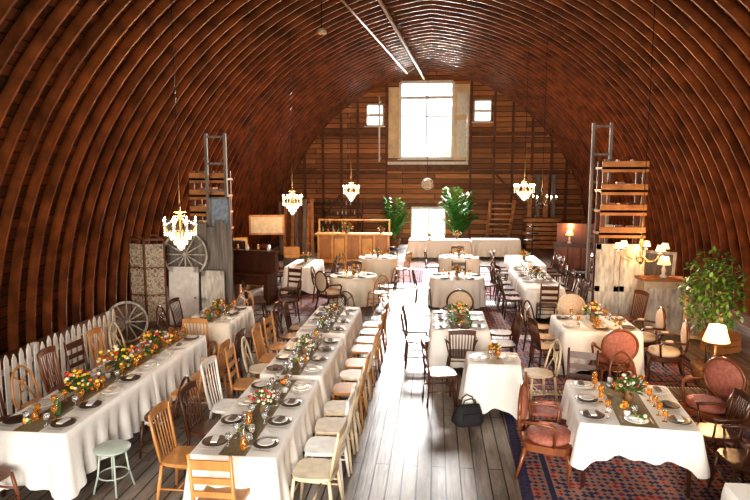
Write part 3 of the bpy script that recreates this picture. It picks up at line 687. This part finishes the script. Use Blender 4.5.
# ---------------------------------------------------------------- lamps
def light(name,loc,e,col,rad=.08,parent=None):
    l=bpy.data.lights.new(name,'POINT'); l.energy=e; l.color=col; l.shadow_soft_size=rad
    o=bpy.data.objects.new(name,l); S.collection.objects.link(o); o.location=loc
    if parent: o.parent=parent
WARM=(1,.52,.20)
mb=MB(); mb.lathe([(.16,0),(.16,.02),(.03,.05),(.02,.3),(.03,.32),(.015,.4),(.015,.98)],(0,0,0),'brass',14)
mb.lathe([(.17,1.05),(.10,1.27)],(0,0,0),'shadehot',24)
o=mb.obj('floor_lamp',(3.85,8.4,0)); light('bulb_light',(0,0,1.42),75,(1,.60,.28),.08,o)
def tlamp(x,y,z,e=18):
    mb=MB(); mb.lathe([(.07,0),(.08,.03),(.03,.08),(.05,.16),(.015,.24),(.015,.3)],(0,0,0),'china',12); mb.lathe([(.13,.28),(.08,.44)],(0,0,0),'shade',20)
    o=mb.obj('table_lamp',(x,y,z)); light('bulb_light',(0,0,.54),e,WARM,.06,o)
tlamp(4.75,12.85,1.18,45); tlamp(4.5,20.5,1.03,45)
def chandelier(name,x,y,z,kind,cab,r=.32,e=25):
    m_=MB(); top=archh(x,R-.25)-z
    m_.rod((0,0,.3),(0,0,top),.006,.006,'iron',5)
    mk='iron' if kind=='iron' else 'brass'
    m_.lathe([(0,-.22),(.03,-.2),(.05,-.15),(.02,-.08),(.035,0),(.02,.08),(.04,.14),(.015,.2),(.015,.32)],(0,0,0),mk,10)
    n=8 if kind=='crystal' else 6
    for i in range(n):
        a=2*pi*i/n; c,s_=math.cos(a),math.sin(a)
        m_.path([(0,0,-.08),(c*r*.4,s_*r*.4,-.16),(c*r*.8,s_*r*.8,-.12),(c*r,s_*r,0)],[.012,.01,.009,.008],mk,5)
        m_.lathe([(.03,0),(.035,.012),(.01,.01),(.01,.06)],(c*r,s_*r,0),mk if kind=='iron' else 'china',8)
        if kind=='shades':
            m_.lathe([(.075,.05),(.045,.14)],(c*r,s_*r,0),'shade',12)
        m_.lathe([(.008,.06),(.017,.08),(.012,.11),(0,.13)],(c*r,s_*r,0),'bulb',7)
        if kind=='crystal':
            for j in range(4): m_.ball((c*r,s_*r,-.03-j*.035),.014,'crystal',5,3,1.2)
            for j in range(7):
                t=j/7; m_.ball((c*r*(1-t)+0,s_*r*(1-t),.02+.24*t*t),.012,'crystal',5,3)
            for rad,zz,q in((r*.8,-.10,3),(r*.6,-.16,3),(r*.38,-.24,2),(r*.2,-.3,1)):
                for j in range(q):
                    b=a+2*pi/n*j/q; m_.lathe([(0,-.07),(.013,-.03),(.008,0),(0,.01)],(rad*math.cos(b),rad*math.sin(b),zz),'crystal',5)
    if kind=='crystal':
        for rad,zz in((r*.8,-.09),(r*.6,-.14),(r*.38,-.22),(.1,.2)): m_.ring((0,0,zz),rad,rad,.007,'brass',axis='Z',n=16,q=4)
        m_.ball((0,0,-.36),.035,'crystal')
    o=m_.obj(name,(x,y,z)); light('bulb_light',(0,0,.22),e,WARM,.12,o)
chandelier('crystal_chandelier',-3.95,9.0,2.52,'crystal',3,.25,70)
chandelier('candle_chandelier',-3.6,15.0,2.68,'crystal',3,.24,130)
chandelier('candle_chandelier',-2.65,19.0,2.85,'crystal',3,.24,140)
chandelier('candle_chandelier',2.75,19.0,2.9,'crystal',3,.3,140)
chandelier('wrought_iron_chandelier',2.95,17.0,2.62,'iron',3,.38,90)
chandelier('shaded_chandelier',3.4,10.2,2.05,'shades',3,.37,80)
mb=MB()
for i in range(7):
    a=pi*i/7; pts=[(.23*math.cos(t*pi/10)*math.cos(a),.23*math.cos(t*pi/10)*math.sin(a),.23*math.sin(t*pi/10)) for t in range(21)]; mb.path(pts,.008,'shabby',4)
for z in(-.15,-.07,0,.07,.15): q=math.sqrt(.23**2-z*z); mb.ring((0,0,z),q,q,.007,'shabby',axis='Z',n=18,q=4)
mb.ball((0,0,0),.17,'cream',12,8); mb.rod((0,0,.2),(0,0,4.9),.008,.008,'iron',5); mb.obj('wicker_globe_pendant',(-.3,24,2.95))
# ---------------------------------------------------------------- outside
mb=MB(); mb.box((0,42,-.3),(120,24,.1),'grass'); mb.box((0,-20,-.3),(120,30,.1),'grass'); mb.obj('lawn')
def tree(x,y,h,r):
    m_=MB(); rr=random.Random(int(x*3+y)); m_.path([(0,0,-.25),(.1,0,h*.4),(0,.1,h*.8)],[.25,.18,.08],'trunk')
    for i in range(40):
        a=rr.uniform(0,6.3); q=rr.random()**.5*r; m_.ball((q*math.cos(a),q*math.sin(a),h*.75+rr.uniform(-.3,.3)*h),rr.uniform(.35,.8),'tree',9,6)
    m_.obj('outdoor_tree',(x,y,0))
tree(2.0,46,6.0,1.6); tree(-6,48,6.6,2.2)
w=bpy.data.worlds.new('sky'); S.world=w; w.use_nodes=True
bg=w.node_tree.nodes['Background']; bg.inputs[0].default_value=(.90,.95,1,1); bg.inputs[1].default_value=3.8
def area(name,loc,rot,sx,sy,e,col,spread=180):
    l=bpy.data.lights.new(name,'AREA'); l.shape='RECTANGLE'; l.size=sx; l.size_y=sy; l.energy=e; l.color=col; l.spread=math.radians(spread)
    o=bpy.data.objects.new(name,l); S.collection.objects.link(o); o.location=loc; o.rotation_euler=rot
area('window_daylight',(-.4,34,8.6),(math.radians(-66),0,0),6,4,19000,(1,.985,.96))
area('low_window_daylight',(-.3,30.2,2.2),(math.radians(-62),0,0),2.4,1.6,700,(.98,.98,1))
area('front_fill_light',(-.2,-4.4,3.6),(math.radians(78),0,0),6.5,4.2,430,(1,.88,.74),85)  # added fill light behind the camera, out of view
sun=bpy.data.lights.new('sun','SUN'); sun.energy=2.6; sun.angle=.03; so=bpy.data.objects.new('sun',sun); S.collection.objects.link(so); so.rotation_euler=(math.radians(-62),0,math.radians(10)); sun.color=(1,.93,.82)
# ---------------------------------------------------------------- camera
cam=bpy.data.cameras.new('camera'); co=bpy.data.objects.new('camera',cam); S.collection.objects.link(co); S.camera=co
cam.lens=28.8; cam.sensor_width=36; cam.clip_end=300
co.location=(0,0,3.3); co.rotation_euler=(math.radians(90-7.125),0,math.radians(5.67))
S.view_settings.view_transform='Standard'
for lk in('Medium High Contrast','Standard - Medium High Contrast'):
    try: S.view_settings.look=lk; break
    except Exception as e: print('look',lk,'n/a')
S.view_settings.exposure=.17
